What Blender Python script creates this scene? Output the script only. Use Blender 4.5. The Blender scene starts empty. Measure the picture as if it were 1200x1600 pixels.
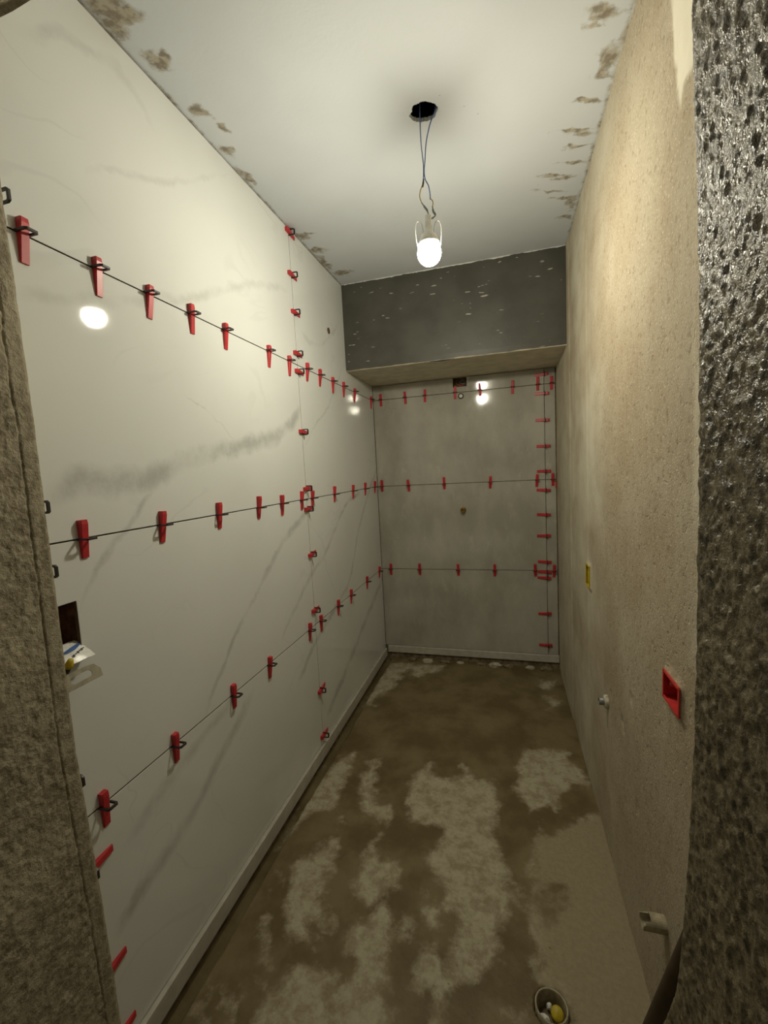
import bpy, bmesh, math, random
import numpy as np
from mathutils import Matrix, Vector

random.seed(7)
rng = np.random.default_rng(7)
S = bpy.context.scene
COL = S.collection

# ------------------------------------------------------------ camera
cam_d = bpy.data.cameras.new('camera'); cam = bpy.data.objects.new('camera', cam_d); COL.objects.link(cam)
cam_d.sensor_fit = 'VERTICAL'; cam_d.sensor_height = 36.0; cam_d.lens = 674.77 / 1600 * 36.0
cam_d.clip_start = 0.02
_r = Vector((0.96168813, 0.26917283, -0.05198006)); _u = Vector((0.02392239, 0.10648797, 0.99402617))
_f = Vector((-0.27310009, 0.95718666, -0.09596896))
m = Matrix.Identity(4)
for i in range(3):
    m[i][0] = _r[i]; m[i][1] = _u[i]; m[i][2] = -_f[i]
m.translation = Vector((0.8936, -2.9947, 1.3944))
cam.matrix_world = m
S.camera = cam

# ------------------------------------------------------------ world (faint even fill added for the unseen hall behind the open doorway) and exposure
world = bpy.data.worlds.new('hall_fill'); S.world = world; world.use_nodes = True
bg = world.node_tree.nodes['Background']
bg.inputs['Color'].default_value = (1.0, 0.88, 0.62, 1); bg.inputs['Strength'].default_value = 0.06
S.view_settings.view_transform = 'Standard'; S.view_settings.look = 'None'
S.view_settings.gamma = 1.0; S.view_settings.use_curve_mapping = False
S.view_settings.exposure = 0.35
BULB = 330.0          # emission of the bulb globe
LAMP_COL = (1.0, 0.94, 0.745)

# ------------------------------------------------------------ dimensions (metres)
W, CEIL, YF, YO = 1.214, 2.477, -2.388, -2.60
Z0, Z3, Z2, Z1 = 0.078, 0.676, 1.280, 1.888
JL, JL2, JB = -1.160, -2.360, 1.142
BEAM_Y, BEAM_Z = -0.521, 1.987
XL, XR = 0.060, 1.118      # door reveals

# ------------------------------------------------------------ numpy noise
def vnoise(x, y, seed=0):
    r = np.random.default_rng(seed); T = r.random((256, 256))
    xi = np.floor(x).astype(int); yi = np.floor(y).astype(int); fx = x - xi; fy = y - yi
    fx = fx * fx * (3 - 2 * fx); fy = fy * fy * (3 - 2 * fy)
    a = T[xi % 256, yi % 256]; b = T[(xi + 1) % 256, yi % 256]; c = T[xi % 256, (yi + 1) % 256]; d = T[(xi + 1) % 256, (yi + 1) % 256]
    return (a * (1 - fx) + b * fx) * (1 - fy) + (c * (1 - fx) + d * fx) * fy
def fbm(x, y, seed=0, oct=4):
    s = 0; a = 0.5
    for o in range(oct):
        s = s + a * vnoise(x * 2 ** o, y * 2 ** o, seed + o); a *= 0.5
    return s / (1 - 0.5 ** oct) - 0.5
def smooth(e0, e1, x):
    t = np.clip((x - e0) / (e1 - e0), 0, 1); return t * t * (3 - 2 * t)
def sdist(px, py, poly):
    """signed distance to polygon, positive inside"""
    n = len(poly); d = np.full(px.shape, 1e9); ins = np.zeros(px.shape, bool)
    for i in range(n):
        ax, ay = poly[i]; bx, by = poly[(i + 1) % n]
        ex, ey = bx - ax, by - ay; wx, wy = px - ax, py - ay
        t = np.clip((wx * ex + wy * ey) / (ex * ex + ey * ey + 1e-12), 0, 1)
        d = np.minimum(d, (wx - ex * t) ** 2 + (wy - ey * t) ** 2)
        c = ((ay > py) != (by > py)) & (px < (bx - ax) * (py - ay) / (by - ay + 1e-12) + ax)
        ins ^= c
    d = np.sqrt(d); return np.where(ins, d, -d)

# ------------------------------------------------------------ node helper
class Mat:
    def __init__(self, name, rough=0.6, spec=0.5, metal=0.0):
        self.m = bpy.data.materials.new(name); self.m.use_nodes = True
        self.t = self.m.node_tree; self.n = self.t.nodes; self.b = self.n['Principled BSDF']
        self.b.inputs['Roughness'].default_value = rough; self.b.inputs['Specular IOR Level'].default_value = spec
        self.b.inputs['Metallic'].default_value = metal
        self._pos = None
    def set(self, sock, v):
        if hasattr(v, 'is_linked'): self.t.links.new(v, sock)
        elif isinstance(v, (tuple, list)): sock.default_value = (*v, 1.0) if len(v) == 3 and len(sock.default_value) == 4 else v
        else: sock.default_value = v
    def pos(self):
        if self._pos is None:
            g = self.n.new('ShaderNodeNewGeometry'); s = self.n.new('ShaderNodeSeparateXYZ')
            self.t.links.new(g.outputs['Position'], s.inputs[0]); self._pos = (g.outputs['Position'], s.outputs[0], s.outputs[1], s.outputs[2])
        return self._pos
    def math(self, op, a, b=0.0, c=None, clamp=False):
        k = self.n.new('ShaderNodeMath'); k.operation = op; k.use_clamp = clamp
        self.set(k.inputs[0], a); self.set(k.inputs[1], b)
        if c is not None: self.set(k.inputs[2], c)
        return k.outputs[0]
    def vscale(self, v):
        k = self.n.new('ShaderNodeVectorMath'); k.operation = 'MULTIPLY'; self.set(k.inputs[0], self.pos()[0]); k.inputs[1].default_value = v
        return k.outputs[0]
    def noise(self, scale, detail=4, rough=0.5, vec=None, dist=0.0):
        k = self.n.new('ShaderNodeTexNoise'); k.inputs['Scale'].default_value = scale; k.inputs['Detail'].default_value = detail
        k.inputs['Roughness'].default_value = rough; k.inputs['Distortion'].default_value = dist
        self.set(k.inputs['Vector'], vec if vec is not None else self.pos()[0]); return k.outputs['Fac']
    def voronoi(self, scale, feature='F1', vec=None):
        k = self.n.new('ShaderNodeTexVoronoi'); k.feature = feature; k.inputs['Scale'].default_value = scale
        self.set(k.inputs['Vector'], vec if vec is not None else self.pos()[0]); return k.outputs['Distance']
    def range(self, v, a, b, c=0.0, d=1.0, kind='SMOOTHSTEP'):
        k = self.n.new('ShaderNodeMapRange'); k.interpolation_type = kind
        self.set(k.inputs[0], v)
        for i, q in enumerate((a, b, c, d)): self.set(k.inputs[i + 1], q)
        return k.outputs[0]
    def mix(self, f, a, b):
        k = self.n.new('ShaderNodeMix'); k.data_type = 'RGBA'
        self.set(k.inputs['Factor'], f); self.set(k.inputs[6], a); self.set(k.inputs[7], b); return k.outputs[2]
    def attr(self, name):
        k = self.n.new('ShaderNodeAttribute'); k.attribute_name = name; return k.outputs['Fac']
    def color(self, c): self.set(self.b.inputs['Base Color'], c); return self
    def rough(self, c): self.set(self.b.inputs['Roughness'], c); return self
    def bump(self, h, strength=0.5, dist=0.01):
        k = self.n.new('ShaderNodeBump'); k.inputs['Strength'].default_value = strength; k.inputs['Distance'].default_value = dist
        self.set(k.inputs['Height'], h); self.t.links.new(k.outputs[0], self.b.inputs['Normal']); return self
    def curve(self, v, pts):
        k = self.n.new('ShaderNodeFloatCurve'); mp = k.mapping; mp.use_clip = False; c = mp.curves[0]
        pts = sorted(pts)
        c.points[0].location = pts[0]; c.points[1].location = pts[-1]
        for p in pts[1:-1]: c.points.new(*p)
        mp.update(); self.set(k.inputs['Value'], v); return k.outputs[0]

def plain(name, c, rough=0.5, spec=0.5, metal=0.0, var=0.12, scale=60):
    M = Mat(name, rough, spec, metal); n = M.noise(scale, 3)
    lo = tuple(max(0, v * (1 - var)) for v in c); hi = tuple(min(1, v * (1 + var)) for v in c)
    M.color(M.mix(M.range(n, 0.3, 0.7), lo, hi)); return M.m

# ------------------------------------------------------------ materials
def tile_left_mat():
    M = Mat('polished_marble_tile', 0.1, 0.5); P, X, Y, Z = M.pos()
    jig = M.math('SUBTRACT', M.noise(9, 5, 0.6), 0.5); jig2 = M.math('SUBTRACT', M.noise(19, 6, 0.65), 0.5)
    off = M.math('MULTIPLY_ADD', jig, 0.055, M.math('MULTIPLY', jig2, 0.035))
    wob = M.range(M.noise(7, 6, 0.65), 0.32, 0.68, 0.25, 1.0)
    # (points (y, z), width, strength, zlo, zhi)
    V = [([(-2.336, 1.378), (-2.286, 1.402), (-2.176, 1.402), (-2.058, 1.409), (-1.933, 1.452), (-1.814, 1.483), (-1.676, 1.498), (-1.552, 1.526), (-1.352, 1.575), (-1.164, 1.687)], 0.036, 0.62),
         ([(-2.348, 1.766), (-2.251, 1.795), (-2.12, 1.83), (-2.017, 1.877), (-1.84, 1.94), (-1.673, 2.03), (-1.466, 2.119), (-1.19, 2.197)], 0.022, 0.30),
         ([(-2.278, 2.289), (-2.195, 2.35), (-2.133, 2.377), (-2.027, 2.408), (-1.943, 2.356)], 0.018, 0.28),
         ([(-2.16, 2.104), (-2.079, 2.154), (-1.929, 2.212), (-1.759, 2.321), (-1.557, 2.46)], 0.012, 0.24),
         ([(-2.061, 1.384), (-2.185, 1.26), (-2.251, 1.206), (-2.299, 1.132)], 0.016, 0.5),
         ([(-1.165, 1.22), (-1.421, 1.115), (-1.634, 0.962), (-1.786, 0.853), (-1.95, 0.69)], 0.020, 0.52),
         ([(-1.705, 0.618), (-1.918, 0.51), (-2.049, 0.435), (-2.179, 0.405), (-2.319, 0.362)], 0.030, 0.58),
         ([(-1.80, 0.665), (-2.048, 0.602), (-2.19, 0.563), (-2.271, 0.533)], 0.024, 0.42),
         ([(-0.01, 1.40), (-0.468, 1.025), (-0.687, 0.756), (-0.849, 0.692), (-1.117, 0.615), (-1.36, 0.50)], 0.022, 0.55),
         ([(-0.577, 2.014), (-0.787, 1.785), (-1.032, 1.613), (-1.152, 1.516)], 0.012, 0.42),
         ([(-0.008, 0.598), (-0.516, 0.402), (-0.821, 0.277), (-1.109, 0.181)], 0.032, 0.55),
         ([(-0.40, 1.26), (-0.663, 1.203), (-0.975, 1.001), (-1.216, 0.898), (-1.479, 0.729)], 0.018, 0.48),
         ([(-1.921, 1.636), (-1.827, 1.611), (-1.77, 1.577), (-1.673, 1.52)], 0.004, 0.45),
         ([(-1.10, 2.06), (-1.0, 2.03), (-0.75, 2.12), (-0.585, 2.261)], 0.02, 0.3),
         ([(-1.15, 1.16), (-1.02, 1.05), (-0.98, 0.90), (-0.86, 0.73)], 0.009, 0.32)]
    total = None
    for pts, w, s in V:
        ys = [p[0] for p in pts]; zs = [p[1] for p in pts]
        steep = (max(zs) - min(zs)) > (max(ys) - min(ys)) * 1.3
        a, b = (Z, Y) if steep else (Y, Z)
        pa, pb = (zs, ys) if steep else (ys, zs)
        t = M.math('MULTIPLY_ADD', a, 0.4, 1.0) if not steep else M.math('MULTIPLY', a, 0.4)
        cv = M.curve(t, [((q * 0.4 + (0 if steep else 1.0)), (v * 0.4 + (1.0 if steep else 0))) for q, v in zip(pa, pb)])
        bb = M.math('MULTIPLY_ADD', b, 0.4, 1.0 if steep else 0.0)
        d = M.math('ABSOLUTE', M.math('MULTIPLY_ADD', M.math('SUBTRACT', bb, cv), 2.5, off))
        core = M.range(d, 0.0, w * 1.35, 1.0, 0.0)
        endm = M.math('MULTIPLY', M.range(a, min(pa) - 0.03, min(pa) + 0.06), M.range(a, max(pa) - 0.06, max(pa) + 0.03, 1.0, 0.0))
        vv = M.math('MULTIPLY', M.math('MULTIPLY', core, endm), s)
        total = vv if total is None else M.math('MAXIMUM', total, vv)
    total = M.math('MULTIPLY', total, wob)
    # faint random hair veins and clouding
    hair = M.noise(2.2, 3, 0.5, M.vscale((1, 1.0, 1.35)), 0.5)
    hv = M.range(M.math('ABSOLUTE', M.math('SUBTRACT', hair, 0.5)), 0.002, 0.016, 0.11, 0.0)
    hv = M.math('MULTIPLY', hv, M.range(M.noise(1.7, 2), 0.48, 0.62))
    cl = M.range(M.noise(2.0, 3), 0.35, 0.75, 0.0, 0.10)
    f = M.math('MAXIMUM', M.math('MAXIMUM', total, hv), cl)
    c = M.mix(f, (0.745, 0.765, 0.745), (0.31, 0.315, 0.29))
    M.color(c); M.rough(M.range(M.noise(4, 3), 0.4, 0.8, 0.035, 0.06)); return M.m

def tile_back_mat():
    M = Mat('dusty_marble_tile', 0.14, 0.5); P, X, Y, Z = M.pos()
    a = M.noise(5, 6, 0.6, M.vscale((1, 1, 0.6))); b = M.noise(1.6, 2)
    dust = M.range(M.math('MULTIPLY_ADD', a, 0.6, M.math('MULTIPLY', b, 0.5)), 0.42, 0.72)
    smear = M.range(M.noise(9, 7, 0.7, M.vscale((1.4, 1, 0.7))), 0.54, 0.74, 0.0, 0.5)
    c = M.mix(dust, (0.36, 0.345, 0.295), (0.50, 0.485, 0.425)); c = M.mix(smear, c, (0.62, 0.60, 0.53))
    M.color(c); M.rough(M.range(dust, 0, 1, 0.05, 0.10)); return M.m

def plaster_right_mat():
    M = Mat('rough_tan_plaster', 0.85, 0.25); P, X, Y, Z = M.pos()
    big = M.noise(1.6, 5, 0.6, M.vscale((1, 1.0, 0.8))); mid = M.noise(7, 6, 0.65, M.vscale((1, 0.6, 0.7)))
    near = M.range(M.math('MULTIPLY_ADD', M.math('SUBTRACT', big, 0.5), 1.6, Y), -0.95, -1.65)     # coarser sand-cast zone towards the doorway
    grain = M.noise(300, 2, 0.6, M.vscale((1, 0.55, 0.7))); spot = M.noise(105, 3, 0.6, M.vscale((1, 0.5, 0.6)))
    g = M.math('MULTIPLY_ADD', big, 0.55, M.math('MULTIPLY', mid, 0.45))
    c = M.mix(M.range(g, 0.36, 0.64), (0.36, 0.295, 0.20), (0.57, 0.53, 0.42))
    c = M.mix(M.math('MULTIPLY', near, 0.6), c, (0.37, 0.295, 0.20))
    c = M.mix(M.math('MULTIPLY', M.range(grain, 0.55, 0.75), M.math('MULTIPLY_ADD', near, 0.6, 0.1)), c, (0.72, 0.65, 0.51))
    pit = M.math('MAXIMUM', M.range(spot, 0.555, 0.67), M.range(grain, 0.42, 0.28, 0.0, 0.7))
    pit = M.math('MULTIPLY', pit, M.math('MULTIPLY_ADD', near, 0.8, 0.06))
    c = M.mix(M.math('MULTIPLY', pit, 0.6), c, (0.22, 0.165, 0.10))
    pal = M.attr('patch'); c = M.mix(pal, c, (0.76, 0.71, 0.58))
    M.color(c)
    h = M.math('SUBTRACT', M.math('MULTIPLY', M.noise(260, 3, 0.6), 0.8), M.range(M.noise(90, 3, 0.6, M.vscale((1.01, 0.6, 0.6))), 0.58, 0.70))
    M.bump(M.math('MULTIPLY', h, M.math('MULTIPLY', M.math('MULTIPLY_ADD', near, 0.8, 0.2), M.math('SUBTRACT', 1.0, M.math('MULTIPLY', pal, 0.9)))), 0.5, 0.006); return M.m

def jamb_mat(name, lo, hi, gloss, bstr):
    M = Mat(name, gloss, 0.5); n = M.noise(60, 5, 0.65); b = M.noise(6, 3)
    c = M.mix(M.range(n, 0.35, 0.65), lo, hi); c = M.mix(M.range(b, 0.45, 0.7, 0.0, 0.35), c, tuple(v * 1.35 for v in hi))
    M.color(c); M.bump(M.noise(210, 3, 0.65), bstr, 0.004); return M.m

def floor_mat():
    M = Mat('damp_cement_floor', 0.7, 0.35)
    dry = M.attr('dry'); n = M.math('SUBTRACT', M.noise(13, 8, 0.68), 0.5); n2 = M.noise(70, 4, 0.6); n3 = M.noise(5, 4, 0.6)
    f = M.range(M.math('MULTIPLY_ADD', n, 1.9, dry), 0.26, 0.80)
    damp = M.mix(M.range(n3, 0.35, 0.65), (0.135, 0.098, 0.042), (0.215, 0.168, 0.085))
    dryc = M.mix(M.range(n2, 0.3, 0.7), (0.42, 0.375, 0.27), (0.48, 0.435, 0.325))
    midc = M.mix(M.range(n2, 0.3, 0.7), (0.31, 0.26, 0.165), (0.355, 0.30, 0.195))
    n4 = M.noise(16, 8, 0.72); dryc = M.mix(M.range(n4, 0.42, 0.64, 0.0, 0.75), dryc, (0.255, 0.20, 0.118)); dryc = M.mix(M.range(n4, 0.42, 0.28, 0.0, 0.8), dryc, (0.54, 0.50, 0.39))
    dryc = M.mix(M.attr('mid'), dryc, midc)
    c = M.mix(f, damp, dryc)
    spk = M.range(M.noise(95, 2), 0.70, 0.76, 0.0, 0.6); c = M.mix(M.math('MULTIPLY', spk, f), c, (0.13, 0.10, 0.05))
    M.color(c); M.rough(M.range(f, 0, 1, 0.5, 0.85)); M.bump(M.math('ADD', n2, M.math('MULTIPLY', n, 2)), 0.25, 0.006); return M.m

def ceiling_mat():
    M = Mat('white_painted_ceiling', 0.7, 0.3); P, X, Y, Z = M.pos()
    st = M.attr('stain'); n = M.math('SUBTRACT', M.noise(26, 6, 0.7), 0.5)
    f = M.range(M.math('MULTIPLY_ADD', n, 1.5, st), 0.36, 0.92)
    c = M.mix(M.range(M.noise(1.5, 3), 0.3, 0.7), (0.63, 0.665, 0.70), (0.71, 0.745, 0.78))
    sc = M.mix(M.range(M.noise(50, 3), 0.4, 0.6), (0.20, 0.155, 0.09), (0.42, 0.37, 0.27))
    c = M.mix(M.math('MULTIPLY', f, 0.85), c, sc)
    sp = M.range(M.voronoi(17), 0.03, 0.06, 0.35, 0.0); c = M.mix(M.math('MULTIPLY', sp, M.range(M.noise(3, 1), 0.5, 0.6)), c, (0.25, 0.22, 0.17))
    M.color(c); M.bump(M.math('MULTIPLY_ADD', f, 0.6, M.noise(60, 3)), 0.12, 0.004); return M.m

def beam_mat():
    M = Mat('dark_grey_wall_paint', 0.45, 0.4); P, X, Y, Z = M.pos()
    c = M.mix(M.range(M.noise(7, 4), 0.3, 0.7), (0.058, 0.055, 0.044), (0.080, 0.077, 0.063))
    fl = M.range(M.noise(34, 2, 0.4, M.vscale((0.55, 1, 2.2))), 0.70, 0.73); fl = M.math('MULTIPLY', fl, M.range(M.noise(3.5, 2), 0.47, 0.58))
    c = M.mix(M.math('MULTIPLY', fl, 0.7), c, (0.55, 0.53, 0.45))
    top = M.range(M.math('MULTIPLY_ADD', M.noise(16, 5, 0.65), 0.022, Z), 2.4835, 2.4845)
    c = M.mix(top, c, (0.66, 0.66, 0.62))
    M.color(c); M.bump(M.noise(40, 4), 0.15, 0.004); return M.m

M_TL, M_TB, M_PR = tile_left_mat(), tile_back_mat(), plaster_right_mat()
M_JR = jamb_mat('wet_sanded_plaster', (0.055, 0.043, 0.025), (0.215, 0.18, 0.115), 0.22, 0.8)
M_JL = jamb_mat('grey_sanded_plaster', (0.22, 0.185, 0.12), (0.39, 0.345, 0.245), 0.75, 0.8)
M_FL, M_CE, M_BM = floor_mat(), ceiling_mat(), beam_mat()
M_SOF = plain('cream_soffit_paint', (0.62, 0.57, 0.44), 0.8, 0.3, var=0.1, scale=14)
M_MORTAR = plain('brown_mortar', (0.20, 0.16, 0.10), 0.9, 0.2, var=0.35, scale=40)
M_BRICK = plain('cut_clay_brick', (0.17, 0.085, 0.045), 0.9, 0.2, var=0.45, scale=45)
M_CORE = plain('tile_clay_body', (0.16, 0.095, 0.06), 0.85)
M_PROF = plain('pale_starter_strip', (0.50, 0.48, 0.42), 0.42, 0.5, var=0.08, scale=25)
M_RED = plain('red_plastic', (0.52, 0.028, 0.036), 0.38, 0.5, var=0.12, scale=30)
M_BLK = plain('black_plastic', (0.022, 0.019, 0.018), 0.42, 0.5)
M_BLUE = plain('blue_wire_insulation', (0.10, 0.16, 0.42), 0.45)
M_YEL = plain('yellow_wire_insulation', (0.60, 0.44, 0.10), 0.45)
M_GREYW = plain('grey_tape', (0.24, 0.25, 0.25), 0.5)
M_WHITE = plain('white_plastic', (0.78, 0.77, 0.72), 0.35)
M_PVC = plain('dusty_beige_pvc', (0.40, 0.345, 0.235), 0.55, var=0.25, scale=50)
M_BRASS = plain('brass', (0.42, 0.28, 0.08), 0.32, 0.5, 0.9)
M_STEEL = plain('dull_grey_metal', (0.26, 0.26, 0.24), 0.5, 0.5, 0.6)
M_ZINC = plain('galvanised_sheet', (0.24, 0.215, 0.15), 0.55, 0.5, 0.2, var=0.2, scale=60)
M_YBOX = plain('yellow_box_plastic', (0.55, 0.42, 0.02), 0.45)
M_RBOX = plain('red_box_plastic', (0.60, 0.045, 0.04), 0.4)
M_PACK = plain('white_packet_film', (0.80, 0.80, 0.76), 0.3)
M_PBLUE = plain('blue_print', (0.14, 0.27, 0.60), 0.35)
M_POLE = plain('dark_brown_wood', (0.055, 0.032, 0.014), 0.6, var=0.25, scale=20)
M_LUMP = plain('dry_mortar_crumb', (0.50, 0.46, 0.36), 0.9, 0.2, var=0.25, scale=60)
M_CHIP = plain('grey_paint_drip', (0.060, 0.059, 0.050), 0.5)
M_BULB = Mat('lit_bulb_globe'); M_BULB.color((0.9, 0.88, 0.8)); M_BULB.b.inputs['Emission Color'].default_value = (*LAMP_COL, 1); M_BULB.b.inputs['Emission Strength'].default_value = BULB; M_BULB = M_BULB.m

# ------------------------------------------------------------ object helpers
def tag(o, label=None, cat=None, group=None, kind=None):
    if label: o['label'] = label
    if cat: o['category'] = cat
    if group: o['group'] = group
    if kind: o['kind'] = kind
    return o
def link(name, me, mat=None, parent=None):
    o = bpy.data.objects.new(name, me); COL.objects.link(o)
    if mat is not None and me is not None and not me.materials: me.materials.append(mat)
    if parent: o.parent = parent
    return o
def mesh(name, verts, faces, smooth_=False):
    me = bpy.data.meshes.new(name); me.from_pydata([tuple(v) for v in verts], [], faces); me.update()
    if smooth_: me.polygons.foreach_set('use_smooth', [True] * len(me.polygons))
    return me
def finish(bm, name, smooth_=False, recalc=True):
    if recalc: bmesh.ops.recalc_face_normals(bm, faces=bm.faces[:])
    me = bpy.data.meshes.new(name); bm.to_mesh(me); bm.free()
    if smooth_: me.polygons.foreach_set('use_smooth', [True] * len(me.polygons))
    return me
def empty(name, loc=(0, 0, 0), mat=None):
    o = bpy.data.objects.new(name, None); COL.objects.link(o); o.empty_display_size = 0.02
    if mat is not None: o.matrix_world = mat
    else: o.location = loc
    return o
def prism(pts, axis, a, b, bevel=0.0):
    """polygon in the two axes other than `axis`, extruded from a to b along axis"""
    o = [i for i in range(3) if i != axis]; bm = bmesh.new()
    def V(p, c): q = [0, 0, 0]; q[o[0]], q[o[1]] = p; q[axis] = c; return bm.verts.new(q)
    A = [V(p, a) for p in pts]; B = [V(p, b) for p in pts]; n = len(pts)
    bm.faces.new(A); bm.faces.new(B[::-1])
    for i in range(n): bm.faces.new((A[i], A[(i + 1) % n], B[(i + 1) % n], B[i]))
    bmesh.ops.recalc_face_normals(bm, faces=bm.faces[:])
    if bevel: bmesh.ops.bevel(bm, geom=bm.edges[:], offset=bevel, segments=1, affect='EDGES')
    return bm
def box(x0, x1, y0, y1, z0, z1, bevel=0.0): return prism([(x0, y0), (x1, y0), (x1, y1), (x0, y1)], 2, z0, z1, bevel)
def join(*bms):
    out = bmesh.new()
    for b in bms:
        t = bpy.data.meshes.new('tmp'); b.to_mesh(t); b.free(); out.from_mesh(t); bpy.data.meshes.remove(t)
    return out
def tube(path, r, seg=8, cap=True):
    bm = bmesh.new(); P = [Vector(p) for p in path]; n = len(P); rings = []
    up = Vector((0.31, 0.9, 0.17)).normalized()
    rr = r if isinstance(r, (list, tuple)) else [r] * n
    for i in range(n):
        t = (P[min(i + 1, n - 1)] - P[max(i - 1, 0)]).normalized()
        a = t.cross(up); a = a.normalized() if a.length > 1e-4 else t.orthogonal().normalized(); b = t.cross(a)
        rings.append([bm.verts.new(P[i] + (a * math.cos(2 * math.pi * k / seg) + b * math.sin(2 * math.pi * k / seg)) * rr[i]) for k in range(seg)])
    for i in range(n - 1):
        for k in range(seg): bm.faces.new((rings[i][k], rings[i][(k + 1) % seg], rings[i + 1][(k + 1) % seg], rings[i + 1][k]))
    if cap: bm.faces.new(rings[0][::-1]); bm.faces.new(rings[-1])
    return bm
def lathe(prof, seg=20, mat=None):
    """profile of (radius, height) revolved around local z"""
    bm = bmesh.new(); rings = []
    for r, h in prof:
        if r < 1e-6: rings.append([bm.verts.new((0, 0, h))])
        else: rings.append([bm.verts.new((r * math.cos(2 * math.pi * k / seg), r * math.sin(2 * math.pi * k / seg), h)) for k in range(seg)])
    for A, B in zip(rings, rings[1:]):
        for k in range(seg):
            k2 = (k + 1) % seg
            if len(A) == 1 and len(B) == 1: continue
            if len(A) == 1: bm.faces.new((A[0], B[k], B[k2]))
            elif len(B) == 1: bm.faces.new((A[k], A[k2], B[0]))
            else: bm.faces.new((A[k], A[k2], B[k2], B[k]))
    if mat is not None: bmesh.ops.transform(bm, matrix=mat, verts=bm.verts[:])
    return bm
def smooth_path(pts, n=6):
    out = []
    P = [Vector(p) for p in pts]; P = [P[0] * 2 - P[1]] + P + [P[-1] * 2 - P[-2]]
    for i in range(1, len(P) - 2):
        for k in range(n):
            t = k / n; a, b, c, d = P[i - 1:i + 3]
            out.append(0.5 * ((2 * b) + (c - a) * t + (2 * a - 5 * b + 4 * c - d) * t * t + (3 * b - a - 3 * c + d) * t ** 3))
    out.append(P[-2]); return out
def sheet(name, us, vs, place, holes=(), attrs=None, mat=None, parent=None, smooth_=True):
    """dense sheet over the us x vs lines; place(U, V) -> X, Y, Z arrays; rectangular holes left open"""
    for (u0, u1, v0, v1) in holes:
        for q in (u0, u1): us = np.append(us[np.abs(us - q) > 0.0025], q)
        for q in (v0, v1): vs = np.append(vs[np.abs(vs - q) > 0.0025], q)
    us = np.sort(us); vs = np.sort(vs); U, V = np.meshgrid(us, vs, indexing='ij')
    X, Y, Z = place(U, V); nu, nv = U.shape
    co = np.stack([X.ravel(), Y.ravel(), Z.ravel()], 1)
    i, j = np.meshgrid(np.arange(nu - 1), np.arange(nv - 1), indexing='ij'); a = (i * nv + j)
    keep = np.ones(a.shape, bool); uc = (us[:-1] + us[1:]) / 2; vc = (vs[:-1] + vs[1:]) / 2
    for (u0, u1, v0, v1) in holes:
        keep &= ~(((uc > u0) & (uc < u1))[:, None] & ((vc > v0) & (vc < v1))[None, :])
    a = a[keep]; F = np.stack([a, a + nv, a + nv + 1, a + 1], 1)
    me = bpy.data.meshes.new(name); me.vertices.add(len(co)); me.vertices.foreach_set('co', co.ravel())
    me.loops.add(F.size); me.loops.foreach_set('vertex_index', F.ravel().astype(np.int32)); me.polygons.add(len(F))
    me.polygons.foreach_set('loop_start', np.arange(0, F.size, 4, dtype=np.int32)); me.polygons.foreach_set('use_smooth', np.full(len(F), smooth_))
    me.update(calc_edges=True)
    for k, fn in (attrs or {}).items():
        at = me.attributes.new(k, 'FLOAT', 'POINT'); at.data.foreach_set('value', fn(U, V).ravel().astype(np.float32))
    return link(name, me, mat, parent)

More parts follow.
